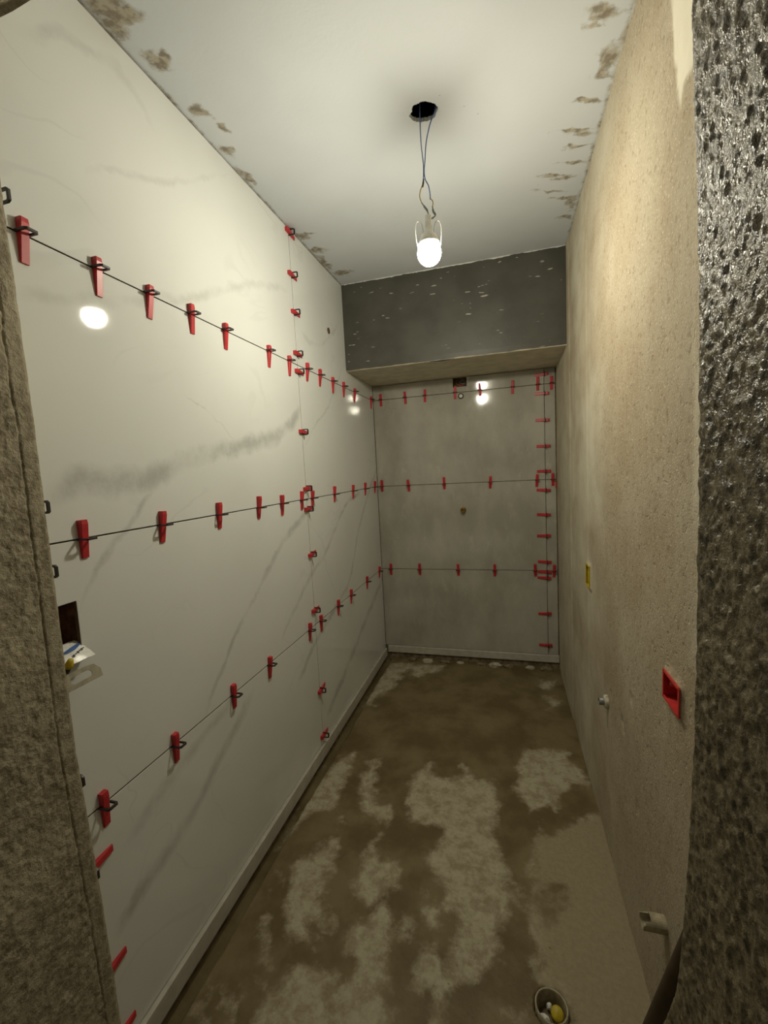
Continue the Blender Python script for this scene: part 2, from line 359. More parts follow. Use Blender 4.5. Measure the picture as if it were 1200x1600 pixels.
# ------------------------------------------------------------ floor
DRY = [[(0.07, -1.16), (0.12, -1.1), (0.16, -1.26), (0.16, -1.48), (0.09, -1.49), (0.03, -1.64), (0.03, -1.58), (0.04, -1.34)],
 [(0.23, -1.14), (0.27, -1.12), (0.3, -1.29), (0.32, -1.39), (0.4, -1.38), (0.42, -1.48), (0.36, -1.48), (0.3, -1.43), (0.23, -1.31)],
 [(0.5, -1.09), (0.56, -1.19), (0.64, -1.2), (0.68, -1.08), (0.72, -1.16), (0.81, -1.18), (0.84, -1.32), (0.81, -1.43), (0.84, -1.52), (0.87, -1.68), (0.85, -1.84), (0.77, -1.94), (0.71, -1.96), (0.69, -1.91), (0.73, -1.84), (0.66, -1.72), (0.58, -1.61), (0.62, -1.53), (0.65, -1.46), (0.49, -1.44), (0.44, -1.28)],
 [(0.21, -1.59), (0.26, -1.62), (0.26, -1.75), (0.27, -1.81), (0.31, -1.87), (0.27, -1.89), (0.33, -1.96), (0.23, -1.96), (0.15, -1.84), (0.13, -1.74), (0.18, -1.65)],
 [(0.4, -1.54), (0.41, -1.64), (0.49, -1.66), (0.49, -1.73), (0.44, -1.8), (0.37, -1.77), (0.37, -1.69), (0.38, -1.6)],
 [(0.4, -1.89), (0.48, -1.79), (0.51, -1.83), (0.54, -2.0), (0.57, -2.06), (0.57, -2.3), (0.2, -2.4), (0.23, -2.11), (0.29, -2.03), (0.37, -2.01), (0.41, -2.07), (0.44, -2.02)],
 [(0.11, -1.92), (0.18, -1.97), (0.21, -2.03), (0.17, -2.03)],
 [(0.6, -1.99), (0.62, -1.9), (0.67, -1.87), (0.69, -1.92), (0.71, -1.98), (0.72, -2.2), (0.69, -2.2), (0.67, -1.98)],
 [(0.55, -1.82), (0.58, -1.82), (0.58, -1.86), (0.57, -1.88)], [(0.61, -1.73), (0.65, -1.77), (0.66, -1.84), (0.63, -1.83)],
 [(0.94, -0.94), (1.07, -0.88), (1.14, -0.9), (1.2, -1.09), (1.1, -1.15), (1.05, -1.24), (0.97, -1.3), (0.89, -1.19)],
 [(0.06, -0.1), (0.22, -0.08), (0.44, -0.08), (0.42, -0.18), (0.32, -0.25), (0.25, -0.25), (0.22, -0.13), (0.18, -0.25), (0.18, -0.38), (0.12, -0.53), (0.07, -0.6), (0.1, -0.66), (0.05, -0.67), (0.03, -0.61), (0.05, -0.22)],
 [(1.07, -0.17), (1.14, -0.19), (1.18, -0.16), (1.17, -0.22), (1.11, -0.29), (1.06, -0.25)],
 [(1.07, -0.39), (1.12, -0.38), (1.16, -0.43), (1.15, -0.49), (1.09, -0.53), (1.1, -0.44)]]
MID = [[(0.96, -1.42), (1.25, -1.24), (1.3, -1.52), (1.3, -1.73), (1.3, -2.6), (1.02, -2.6), (1.01, -1.91), (0.95, -1.9), (0.95, -1.66), (0.94, -1.5)]]
WET = [[(0.96, -1.66), (1.0, -1.61), (1.04, -1.61), (1.02, -1.7), (0.99, -1.73), (0.96, -1.71)]]
def f_dry(U, V):
    wu = U + 0.05 * fbm(U * 14, V * 14, 11); wv = V + 0.05 * fbm(U * 14 + 40, V * 14, 23)
    s = np.full(U.shape, -1.0)
    for p in DRY + MID: s = np.maximum(s, sdist(wu, wv, p))
    for p in WET: s = np.minimum(s, -sdist(wu, wv, p))
    a = 0.5 + np.clip(s / 0.085, -0.5, 0.5)
    sp = smooth(0.12, 0.28, fbm(U * 9 + 3, V * 9, 77)) * 0.45 * smooth(-1.0, -1.3, V)
    return np.clip(np.maximum(a, sp), 0, 1)
def f_mid(U, V):
    s = np.full(U.shape, -1.0)
    for p in MID: s = np.maximum(s, sdist(U, V, p))
    return np.clip(0.5 + s / 0.06, 0, 1)
DR = (0.974, -1.953, 0.040)     # drain centre and radius
def f_place(U, V):
    z = 0.006 * fbm(U * 4, V * 4, 3) + 0.003 * fbm(U * 25, V * 25, 8) - 0.035 * smooth(0.050, 0.040, U + 0.012 * fbm(V * 12, V * 0, 5))
    d = np.hypot(U - DR[0], V - DR[1]); z = z - 0.10 * smooth(DR[2] + 0.004, DR[2] - 0.002, d)
    return U, V, z
floor = sheet('floor', np.linspace(-0.02, 1.30, 300), np.linspace(-2.75, 0.03, 560), f_place, attrs={'dry': f_dry, 'mid': f_mid}, mat=M_FL)
tag(floor, 'bare cement screed floor patched with damp brown and dry pale stains', kind='structure')

# ------------------------------------------------------------ ceiling with a broken hole for the lamp wires
HC = (0.679, -1.568)
STAIN = [(0.05, -2.1, .05, .05), (0.073, -2.07, .04, .03), (0.028, -2.054, .04, .04), (0.052, -1.96, .035, .03), (0.088, -1.966, .018, .02), (0.053, -1.79, .03, .03), (0.069, -1.721, .02, .02),
 (0.03, -1.639, .03, .03), (0.02, -1.5, .02, .06), (0.017, -1.07, .05, .03), (0.069, -1.079, .03, .015), (0.04, -0.933, .05, .03), (0.06, -0.665, .06, .05), (0.02, -0.8, .03, .08),
 (1.15, -1.718, .05, .02), (1.14, -1.686, .03, .012), (1.188, -1.577, .03, .04), (1.19, -1.526, .03, .03), (1.155, -1.443, .05, .010), (1.14, -1.329, .07, .012), (1.17, -1.30, .05, .012), (1.16, -1.242, .06, .012), (1.15, -1.166, .07, .012),
 (1.10, -1.111, .06, .010), (1.14, -1.08, .05, .010), (1.10, -1.016, .07, .010), (1.15, -0.941, .05, .010), (1.18, -0.788, .04, .02), (1.19, -0.9, .03, .06)]
def c_stain(U, V):
    s = np.zeros(U.shape); U0 = U; U = U + 0.05 * fbm(U * 22, V * 30, 51); V = V + 0.05 * fbm(U * 22 + 7, V * 30, 52)
    for x, y, a, b in STAIN: s = np.maximum(s, np.exp(-(((U - x) / a) ** 2 + ((V - y - 0.25 * (U - x)) / b) ** 2)))
    s = np.maximum(s, 0.55 * smooth(0.02, 0.0, U0)); s = np.maximum(s, 0.6 * smooth(W - 0.02, W, U0))
    return np.clip(s * 1.12, 0, 1)
HH = 0.08
us = np.linspace(-0.02, 1.24, 150); vs = np.linspace(YO, 0.02, 300)
def c_place(U, V): return U, V, CEIL + 0.0025 * fbm(U * 5, V * 5, 31)
ceiling = sheet('ceiling', us, vs, c_place, holes=[(HC[0] - HH, HC[0] + HH, HC[1] - HH, HC[1] + HH)], attrs={'stain': c_stain}, mat=M_CE)
tag(ceiling, 'white painted ceiling with dirty plaster smears along both long edges', kind='structure')
def cz(x, y): return float(CEIL + 0.0025 * fbm(np.array([x * 5.0]), np.array([y * 5.0]), 31)[0])
jag = [(0, .045), (25, .040), (48, .044), (70, .040), (95, .036), (118, .040), (140, .041), (160, .044), (178, .047), (200, .036), (228, .042), (250, .037), (275, .040), (300, .036), (330, .039)]
NH = 72; ring_o, ring_i, ring_t = [], [], []
for k in range(NH):
    a = 2 * math.pi * k / NH; c, s = math.cos(a), math.sin(a); q = HH / max(abs(c), abs(s)); deg = math.degrees(a)
    r = float(np.interp(deg, [j[0] for j in jag] + [360], [j[1] for j in jag] + [.045])) * (1 + 0.05 * random.uniform(-1, 1))
    ring_o.append((HC[0] + c * q, HC[1] + s * q)); ring_i.append((HC[0] + c * r, HC[1] + s * r))
verts = [(x, y, cz(x, y)) for x, y in ring_o] + [(x, y, CEIL) for x, y in ring_i] + [(x, y, CEIL + 0.012) for x, y in ring_i] + [(HC[0] + 0.30 * math.cos(2 * math.pi * k / NH), HC[1] + 0.30 * math.sin(2 * math.pi * k / NH), CEIL + 0.012) for k in range(NH)]
faces = [(r0 * NH + k, r0 * NH + (k + 1) % NH, (r0 + 1) * NH + (k + 1) % NH, (r0 + 1) * NH + k) for r0 in (0, 1, 2) for k in range(NH)]
link('hole_surround', mesh('hole_surround', verts, faces), M_CE, ceiling)
link('wiring_cavity', finish(lathe([(0.30, 0.0), (0.30, 0.30), (0, 0.30)], NH, Matrix.Translation((HC[0], HC[1], CEIL + 0.012))), 'wiring_cavity'), M_MORTAR, ceiling)

# ------------------------------------------------------------ wall_left : mortar backing, marble tiles, starter strip
NICHE = (-2.385, -2.305, 1.046, 1.150)     # y0 y1 z0 z1
wall_left = sheet('wall_left', np.linspace(-2.62, 0.02, 60), np.linspace(-0.03, CEIL + 0.02, 50), lambda U, V: (np.full(U.shape, -0.0095), U, V), holes=[NICHE], mat=M_MORTAR)
tag(wall_left, 'long wall clad in large white marble tiles with grey veins', kind='structure')
n0 = box(-0.075, -0.0095, *NICHE)
for f in [f for f in n0.faces if f.calc_center_median().x > -0.0096]: n0.faces.remove(f)
link('recess', finish(n0, 'recess'), M_BRICK, wall_left)
GAP = 0.0016
rows = [(Z0, Z3), (Z3, Z2), (Z2, Z1), (Z1, CEIL - 0.003)]
cols = [(-2.55, JL2), (JL2, JL), (JL, -0.001)]
def tile(pts, axis, a, b, mat, parent):
    bm = prism(pts, axis, a, b, 0.0007); o = link('tile', finish(bm, 'tile'), mat, parent); o.data.materials.append(M_CORE)
    for f in o.data.polygons:
        if abs(f.normal[axis]) < 0.3: f.material_index = 1
    return o
for ci, (y0, y1) in enumerate(cols):
    for ri, (z0, z1) in enumerate(rows):
        a, b, c, d = y0 + GAP, y1 - GAP, z0 + GAP, z1 - GAP
        pts = [(a, c), (b, c), (b, d), (a, d)]
        if ri == 1 and ci == 0: pts = [(a, c), (b, c), (b, NICHE[2]), (NICHE[0], NICHE[2]), (NICHE[0], NICHE[3]), (b, NICHE[3]), (b, d), (a, d)]
        if ri == 1 and ci == 1: pts = [(a, c), (b, c), (b, d), (a, d), (a, NICHE[3]), (NICHE[1], NICHE[3]), (NICHE[1], NICHE[2]), (a, NICHE[2])]
        tile(pts, 0, -0.009, 0.0, M_TL, wall_left)
base_l = link('baseboard_left', finish(prism([(-0.0095, 0.018), (0.013, 0.018), (0.013, 0.0755), (-0.0095, 0.0775)], 1, -2.385, -0.012, 0.0008), 'baseboard_left'), M_PROF)
tag(base_l, 'pale starter strip under the long veined marble wall', kind='structure')

# ------------------------------------------------------------ wall_back
NB = (0.566, 0.658, 1.924, 1.984)
wall_back = sheet('wall_back', np.linspace(-0.02, 1.26, 40), np.linspace(-0.03, CEIL + 0.02, 50), lambda U, V: (U, np.full(U.shape, 0.0095), V), holes=[NB], mat=M_MORTAR)
tag(wall_back, 'end wall clad in dusty grey marble tiles below the dark beam', kind='structure')
n0 = box(NB[0], NB[1], 0.0095, 0.06, NB[2], NB[3])
for f in [f for f in n0.faces if f.calc_center_median().y < 0.0096]: n0.faces.remove(f)
link('recess', finish(n0, 'recess'), M_MORTAR, wall_back)
for ci, (x0, x1) in enumerate([(0.001, JB), (JB, 1.208)]):
    for ri, (z0, z1) in enumerate([(Z0 + .018, Z3), (Z3, Z2), (Z2, Z1), (Z1, BEAM_Z - 0.002)]):
        a, b, c, d = x0 + GAP, x1 - GAP, z0 + GAP, z1 - GAP
        pts = [(a, c), (b, c), (b, d), (a, d)]
        if ri == 3 and ci == 0: pts = [(a, c), (b, c), (b, d), (NB[1], d), (NB[1], NB[2]), (NB[0], NB[2]), (NB[0], d), (a, d)]
        t_ = tile(pts, 1, 0.0, 0.009, M_TB, wall_back)
        if ri == 3:
            for v in t_.data.vertices: v.co.y -= 0.042 * (v.co.z - z0)     # the narrow top course leans out a little
base_b = link('baseboard_back', finish(prism([(0.0095, 0.045), (-0.006, 0.045), (-0.006, 0.092), (-0.003, 0.0955), (0.0095, 0.0955)], 0, 0.018, 1.210, 0.001), 'baseboard_back'), M_PROF)
tag(base_b, 'pale starter strip under the grey end wall', kind='structure')

# ------------------------------------------------------------ dark beam across the end wall
bm = bmesh.new(); nx = 90; xs = np.linspace(0.0006, W + 0.004, nx)
ed = 0.006 * fbm(xs * 9, xs * 0, 61) + 0.003 * fbm(xs * 40, xs * 0, 62)
prof = lambda i: [(BEAM_Y + 0.001, CEIL + 0.004), (BEAM_Y, BEAM_Z + 0.03), (BEAM_Y + 0.001, BEAM_Z + 0.004 + ed[i]), (BEAM_Y + 0.006, BEAM_Z + ed[i] * 0.3), (BEAM_Y + 0.03, BEAM_Z), (0.02, BEAM_Z), (0.02, CEIL + 0.004)]
R_ = [[bm.verts.new((xs[i], y, z)) for y, z in prof(i)] for i in range(nx)]
for i in range(nx - 1):
    for k in range(7):
        f = bm.faces.new((R_[i][k], R_[i + 1][k], R_[i + 1][(k + 1) % 7], R_[i][(k + 1) % 7])); f.material_index = 0 if k < 2 else 1
bm.faces.new(R_[0]); bm.faces.new(R_[-1][::-1])
me = finish(bm, 'wall_beam'); me.materials.append(M_BM); me.materials.append(M_SOF)
beam = link('wall_beam', me); tag(beam, 'boxed beam with dark grey painted face and cream underside', kind='structure')
chip = [(0.50, -.520), (0.53, -.505), (0.565, -.495), (0.60, -.505), (0.625, -.517), (0.64, -.522), (0.56, -.522)]
link('paint_drip', finish(prism(chip, 2, BEAM_Z - 0.0012, BEAM_Z + 0.001), 'paint_drip'), M_CHIP, beam)

# ------------------------------------------------------------ wall_right : uneven plaster with two box openings
YB = (-1.118, -1.040, 0.872, 0.962); RB = (-2.066, -1.978, 0.878, 0.938)
PATCH = [(-1.955, 2.26), (-1.99, 2.07), (-2.002, 2.03), (-2.02, 2.06), (-2.07, 2.05), (-2.09, 2.15), (-2.10, 2.5), (-1.93, 2.5)]
STRIP = [(-2.02, 2.06), (-2.05, 2.0), (-2.075, 1.86), (-2.085, 1.4), (-2.09, 1.0), (-2.15, 1.0), (-2.16, 2.1)]
def rw_patch(U, V):
    wu = U + 0.02 * fbm(U * 30, V * 30, 91); wv = V + 0.02 * fbm(U * 30 + 9, V * 30, 92)
    a = np.clip(0.5 + sdist(wu, wv, PATCH) / 0.012, 0, 1); b = np.clip(0.5 + sdist(wu, wv, STRIP) / 0.02, 0, 1) * 0.45 * smooth(-0.15, 0.25, fbm(U * 20, V * 4, 93))
    return np.maximum(a, b)
def rw_place(U, V):
    d = 0.006 * fbm(U * 3.2, V * 1.5, 41) + 0.0035 * fbm(U * 14, V * 6, 42) * smooth(-0.9, -1.6, U) + 0.0022 * fbm(U * 45, V * 30, 43) * smooth(-1.0, -1.7, U)
    d += 0.004 * smooth(-0.585, -0.60, U + 0.006 * fbm(V * 3, V * 0, 44)) + 0.003 * smooth(-1.05, -1.065, U + 0.006 * fbm(V * 3, V * 0, 45))
    for (py, pz, pr) in ((-1.589, .587, .009), (-1.604, .571, .012), (-1.756, .438, .010), (-1.45, .60, .007), (-1.70, .72, .008)):
        d += 0.012 * np.exp(-(((U - py) / pr) ** 2 + ((V - pz) / (pr * 1.5)) ** 2))
    d *= smooth(0.0, 0.012, np.minimum.reduce([np.maximum.reduce([q[0] - U, U - q[1], q[2] - V, V - q[3], np.zeros(U.shape)]) for q in (YB, RB)])) 
    return W + d - 0.002, U, V
wall_right = sheet('wall_right', np.linspace(-2.50, 0.015, 360), np.linspace(-0.03, CEIL + 0.01, 330), rw_place, holes=[YB, RB], attrs={'patch': rw_patch}, mat=M_PR)
tag(wall_right, 'long wall of rough unpainted tan plaster with pits and trowel ridges', kind='structure')

# ------------------------------------------------------------ doorway jambs and lintel
def jamb(name, mat, side, xr, prof, xin, amp, seed, groove, label):
    zs = np.linspace(-0.03, 2.20, 1150)
    pz = [p[0] for p in prof]; py = [p[1] for p in prof]
    ye = np.interp(zs, pz, py) + 0.0025 * fbm(zs * 45, zs * 0, seed + 5)
    nr = 130; t = np.linspace(0, 1, nr)
    Yr = YO + (ye[:, None] - YO) * t[None, :]; Zr = np.repeat(zs[:, None], nr, 1)
    bumpy = amp * (fbm(Yr * 130, Zr * 95, seed, 2) * 1.6 + 0.7 * fbm(Yr * 70, Zr * 14, seed + 9, 3) + 0.4 * fbm(Yr * 30, Zr * 20, seed + 15, 2)) + 0.004 * fbm(Yr * 7, Zr * 4, seed + 20)
    if groove:
        g = (ye - 0.031)[:, None] + 0.004 * fbm(Zr * 14, Zr * 0, seed + 30)
        bumpy = bumpy - 0.0045 * np.exp(-((Yr - g) / 0.0016) ** 2)
        bumpy = np.where(Yr > g, bumpy * 0.45, bumpy)
    bumpy = bumpy * (1 - 0.65 * smooth(0.93, 1.0, t)[None, :]) - 0.003 * smooth(0.97, 1.0, t)[None, :]
    Xr = xr + side * bumpy            # side = +1: reveal faces +x
    X = np.concatenate([np.full((len(zs), 1), xr - side * 0.5), Xr, np.full((len(zs), 1), xin)], 1)
    Y = np.concatenate([np.full((len(zs), 1), YO), Yr, ye[:, None]], 1)
    Z = np.concatenate([zs[:, None], Zr, zs[:, None]], 1)
    o = sheet(name, np.arange(len(zs)).astype(float), np.arange(nr + 2).astype(float), lambda U, V: (X, Y, Z), mat=mat)
    return tag(o, label, kind='structure')
jamb('wall_jamb_left', M_JL, 1, XL, [(0, -2.362), (0.25, -2.366), (0.54, -2.373), (0.87, -2.387), (1.5, -2.387), (2.2, -2.394)], -0.009, 0.0024, 101, True,
     'grey sanded plaster doorway jamb with a long crack beside the veined wall')
jamb('wall_jamb_right', M_JR, -1, XR, [(0, -2.20), (0.30, -2.235), (0.47, -2.284), (0.60, -2.336), (0.70, -2.353), (0.90, -2.374), (1.1, -2.384), (1.32, -2.381), (1.55, -2.377), (1.78, -2.353), (1.93, -2.338), (2.2, -2.33)], W + 0.006, 0.0040, 131, False,
     'dark coarse glistening plaster doorway jamb beside the tan wall')
bm = box(-0.10, W + 0.1, YO, -2.386, 2.186, CEIL + 0.02)
bmesh.ops.subdivide_edges(bm, edges=bm.edges[:], cuts=24, use_grid_fill=True)
for v in bm.verts:
    v.co.z += 0.006 * random.uniform(-1, 1) if v.co.z < 2.2 else 0
lintel = link('wall_lintel', finish(bm, 'wall_lintel'), M_JL); tag(lintel, 'rough plastered lintel over the doorway', kind='structure')

# ------------------------------------------------------------ tile levelling clips
def wedge_mesh():
    L, w = 0.084, 0.0085; n = 9; bm = bmesh.new()
    top = []
    for k in range(n + 1):
        v = -L / 2 + L * k / n; h = 0.0155 - 0.0115 * k / n
        if k == 0: h -= 0.002
        top.append((v, h))
    rows_ = []
    for v, h in top:
        ww = w if v > -L / 2 + 0.001 else w * 0.92
        rows_.append([bm.verts.new(p) for p in ((-ww, v, 0.0004), (-ww, v, h - 0.0012), (-ww + 0.0014, v, h), (ww - 0.0014, v, h), (ww, v, h - 0.0012), (ww, v, 0.0004))])
    for A, B in zip(rows_, rows_[1:]):
        for k in range(6): bm.faces.new((A[k], A[(k + 1) % 6], B[(k + 1) % 6], B[k]))
    bm.faces.new(rows_[0]); bm.faces.new(rows_[-1][::-1])
    return finish(bm, 'wedge')
def strap_mesh():
    o = [(-0.0132, 0.0), (-0.0132, 0.027), (-0.0095, 0.032), (0.0095, 0.032), (0.0132, 0.027), (0.0132, 0.0)]
    i = [(-0.0090, 0.0), (-0.0090, 0.0240), (-0.0070, 0.0262), (0.0070, 0.0262), (0.0090, 0.0240), (0.0090, 0.0)]
    bm = bmesh.new(); h = 0.0021
    A = [bm.verts.new((p[0], -h, p[1])) for p in o]; B = [bm.verts.new((p[0], -h, p[1])) for p in i]
    C = [bm.verts.new((p[0], h, p[1])) for p in o]; D = [bm.verts.new((p[0], h, p[1])) for p in i]
    for k in range(5):
        bm.faces.new((A[k], A[k + 1], B[k + 1], B[k])); bm.faces.new((C[k], D[k], D[k + 1], C[k + 1]))
        bm.faces.new((A[k], C[k], C[k + 1], A[k + 1])); bm.faces.new((B[k], B[k + 1], D[k + 1], D[k]))
    for k in (0, 5): bm.faces.new((A[k], B[k], D[k], C[k]))
    foot = box(-0.0125, 0.0125, -0.0008, 0.0008, -0.0085, 0.0006)
    return finish(join(bm, foot), 'strap')
WEDGE, STRAP = wedge_mesh(), strap_mesh(); WEDGE.materials.append(M_RED); STRAP.materials.append(M_BLK)
ORD = ['first', 'second', 'third', 'fourth', 'fifth', 'sixth', 'seventh', 'eighth', 'ninth', 'tenth', 'eleventh', 'twelfth', 'thirteenth']
def clip(pos, n, v, label, group, slide=0.012, wedge=True, jit=4):
    n, v = Vector(n), Vector(v); u = v.cross(n)
    mt = Matrix(((u.x, v.x, n.x, pos[0]), (u.y, v.y, n.y, pos[1]), (u.z, v.z, n.z, pos[2]), (0, 0, 0, 1)))
    if not wedge:
        o = link('leveling_clip', STRAP); o.matrix_world = mt; return tag(o, label, 'tile clip', group)
    e = empty('leveling_wedge', mat=mt); tag(e, label, 'tile wedge', group)
    s = link('strap', STRAP, parent=e)
    w = link('wedge', WEDGE, parent=e); w.location = (0, slide + random.uniform(-0.005, 0.005), 0); w.rotation_euler = (0, 0, math.radians(random.uniform(-jit, jit)))
    return e
XN, YN = (1, 0, 0), (0, -1, 0)
def lrow(ys, z, nm, slide):
    for k, y in enumerate(sorted(ys, reverse=True)):
        clip((0, y, z), XN, (0, 0, -1), f"{ORD[k]} red wedge from the back corner along veined wall's {nm} horizontal joint", f'wedges on the {nm} joint of the veined wall', slide)
lrow([-2.325, -2.165, -2.015, -1.855, -1.693, -1.416, -1.247, -1.07, -0.924, -0.755, -0.591, -0.402, -0.060], Z1, 'top', 0.018)
lrow([-2.275, -2.049, -1.808, -1.574, -1.4, -1.219, -1.107, -0.828, -0.532, -0.295, -0.077], Z2, 'middle', 0.004)
lrow([-2.301, -2.081, -1.815, -1.586, -1.23, -1.103, -0.874, -0.671, -0.364, -0.078], Z3, 'bottom', 0.010)
for k, z in enumerate([2.455, 2.275, 2.116, 1.936, 1.857, 1.588, 1.33, 1.234, 1.019, 0.749, 0.349, 0.118]):
    clip((0, JL, z), XN, (0, 1, 0), f"{ORD[k]} red wedge below the ceiling on the veined wall's vertical joint", 'wedges on the vertical joint of the veined wall', 0.010)
def brow(xs_, z, nm, slide):
    for k, x in enumerate(sorted(xs_)):
        clip((x, 0, z), YN, (0, 0, -1), f"{ORD[k]} red wedge from the veined wall along grey end wall's {nm} horizontal joint", f'wedges on the {nm} joint of the end wall', slide)
brow([0.06, 0.236, 0.375, 0.58, 0.743, 0.95, 1.104, 1.186], Z1, 'top', -0.002)
brow([0.036, 0.23, 0.483, 0.793, 1.089, 1.186], Z2, 'middle', 0.0)
brow([0.071, 0.285, 0.558, 0.806, 1.068, 1.186], Z3, 'bottom', 0.002)
for k, z in enumerate([1.948, 1.829, 1.662, 1.496, 1.335, 1.212, 1.051, 0.911, 0.736, 0.668, 0.628, 0.383, 0.165]):
    clip((JB, 0, z), YN, (-1, 0, 0), f"{ORD[k]} red wedge below the beam on grey end wall's vertical joint", 'wedges on the vertical joint of the end wall', 0.014, jit=3)
names = ['uppermost', 'second highest', 'third highest', 'fourth highest', 'lowest']
for k, z in enumerate([2.12, 1.933, 1.357, 1.228, 0.781]):
    clip((0, JL2, z), XN, (0, 1, 0), f'{names[k]} empty black clip loop beside the cracked grey doorway jamb', 'empty clip loops beside the cracked jamb', wedge=False)
for k, z in enumerate([0.563, 0.298, 0.122]):
    clip((0, JL2 + 0.006, z), XN, (0, 1, 0), f"{['upper', 'middle', 'lowest'][k]} red wedge jutting out from behind the cracked doorway jamb", 'wedges beside the cracked jamb', 0.022, jit=1)
stray = link('wedge_offcut', finish(prism([(-0.010, 1.225), (-0.010, 1.262), (-0.003, 1.262), (-0.004, 1.225)], 0, W - 0.013, W - 0.0045, 0.001), 'wedge_offcut'), M_RED)
tag(stray, 'small red wedge stuck in the corner where tan and grey walls meet', 'tile wedge')

# ------------------------------------------------------------ bare hanging lamp
LX, LY = HC; RX = Vector((0.9617, 0.2692, 0)).normalized()
def lp(px, z): return Vector((LX, LY, z)) + RX * (px / 520.0)
lamp = empty('hanging_lamp', (0, 0, 0)); tag(lamp, 'bare lit bulb hanging by blue wires from the broken ceiling hole', 'lamp')
TZ = CEIL + 0.10
def part(name, bm, mat, sm=True, par=None): return link(name, finish(bm, name, sm), mat, par or lamp)
w1 = smooth_path([lp(-5, TZ), lp(-6, 2.49), lp(-6.5, 2.43), lp(-6, 2.38), lp(-4, 2.33), lp(-4.5, 2.295), lp(-6, 2.272)])
w2 = smooth_path([lp(26, TZ), lp(19, 2.49), lp(9, 2.44), lp(2, 2.39), lp(-1, 2.34), lp(-3, 2.31), lp(-2, 2.285), lp(3, 2.265), lp(5, 2.24), lp(5, 2.225)])
part('wire', tube(w1, 0.0017, 8), M_BLUE); part('wire', tube(w2, 0.0017, 8), M_BLUE)
part('wire_splice', tube([lp(-4.5, 2.285), lp(-5.5, 2.272), lp(-6.5, 2.262)], [0.0022, 0.0030, 0.0018], 8), M_BLK)
part('lead_wire', tube(smooth_path([lp(-6, 2.272), lp(-10, 2.255), lp(-12, 2.235), lp(-9, 2.215)]), 0.0016, 8), M_YEL)
part('taped_lead', tube(smooth_path([lp(-9, 2.216), lp(-4, 2.202), lp(0, 2.19), lp(1, 2.17)]), [0.0018] * 4 + [0.0032] * 8 + [0.0022] * 7, 8), M_GREYW)
part('lead_wire', tube(smooth_path([lp(5, 2.228), lp(9, 2.218), lp(8, 2.20)]), 0.0016, 8), M_YEL)
part('taped_lead', tube(smooth_path([lp(8, 2.205), lp(9, 2.19), lp(12, 2.178), lp(6, 2.168)]), [0.0018] * 4 + [0.0034] * 8 + [0.0022] * 7, 8), M_GREYW)
BZ = 2.066; bx = 0.0
sock = part('socket', lathe([(0, 2.178 - BZ), (0.009, 2.178 - BZ), (0.010, 2.170 - BZ), (0.011, 2.130 - BZ), (0.024, 2.118 - BZ), (0.0335, 2.098 - BZ), (0.0335, 2.088 - BZ), (0.028, 2.086 - BZ)], 20, Matrix.Translation((LX, LY, BZ))), M_WHITE)
for sx in (-1, 1):
    cpath = smooth_path([lp(sx * 17, 2.075), lp(sx * 20, 2.105), lp(sx * 21, 2.14), lp(sx * 19, 2.158), lp(sx * 15, 2.162), lp(sx * 11, 2.155), lp(sx * 9, 2.135), lp(sx * 9, 2.112)])
    part('spring_clip', tube(cpath, 0.0016, 6), M_WHITE)
pr = [(0.037 * math.sin(a), -0.037 * math.cos(a)) for a in np.linspace(0, math.pi * 0.68, 14)]
pr[0] = (0, pr[0][1])
part('bulb', lathe(pr + [(0.0, pr[-1][1] + 0.001)], 28, Matrix.Translation((LX, LY, BZ))), M_BULB)

# ------------------------------------------------------------ fittings on the end wall
RBK = Matrix.Rotation(math.radians(90), 4, 'X')      # local z -> -y
def at(x, y, z, rot): return Matrix.Translation((x, y, z)) @ rot
p = empty('pipe_plug', (0.617, 0, 1.862)); tag(p, 'white round pipe plug with a dark rim on the grey end wall', 'pipe plug')
link('collar', finish(lathe([(0.011, -0.004), (0.019, -0.004), (0.019, 0.004), (0.014, 0.006), (0.011, 0.004)], 22, RBK), 'collar', True), M_BLK, p)
link('cap', finish(lathe([(0.012, -0.004), (0.012, 0.008), (0.010, 0.010), (0, 0.010)], 20, RBK), 'cap', True), M_WHITE, p)
p = empty('brass_fitting', (0.607, 0, 1.096)); tag(p, 'brass threaded pipe end projecting from the middle of grey end wall', 'pipe fitting')
link('nipple', finish(lathe([(0.0, 0.012), (0.010, 0.012), (0.010, 0.034), (0.012, 0.036), (0.0165, 0.034)] + [(0.0165 if k % 2 else 0.0152, 0.032 - 0.0032 * k) for k in range(11)], 22, RBK), 'nipple', True), M_BRASS, p)
link('hex_nut', finish(lathe([(0.013, -0.003), (0.021, -0.003), (0.021, 0.006), (0.013, 0.006)], 6, RBK), 'hex_nut'), M_BRASS, p)
wi = empty('cable_tails', (0.61, 0.02, 1.95)); tag(wi, 'short cable tails poking out of the square cutout under the beam', 'cable')
link('red_cable', finish(tube(smooth_path([(-0.03, 0.03, 0.02), (-0.02, -0.005, 0.0), (0.0, -0.012, -0.012), (0.03, -0.01, -0.018)]), 0.0025, 7), 'red_cable', True), M_RED, wi)
link('grey_cable', finish(tube(smooth_path([(0.02, 0.03, 0.025), (0.0, 0.0, 0.006), (0.02, -0.012, -0.006), (0.036, -0.008, -0.004)]), 0.0028, 7), 'grey_cable', True), M_GREYW, wi)
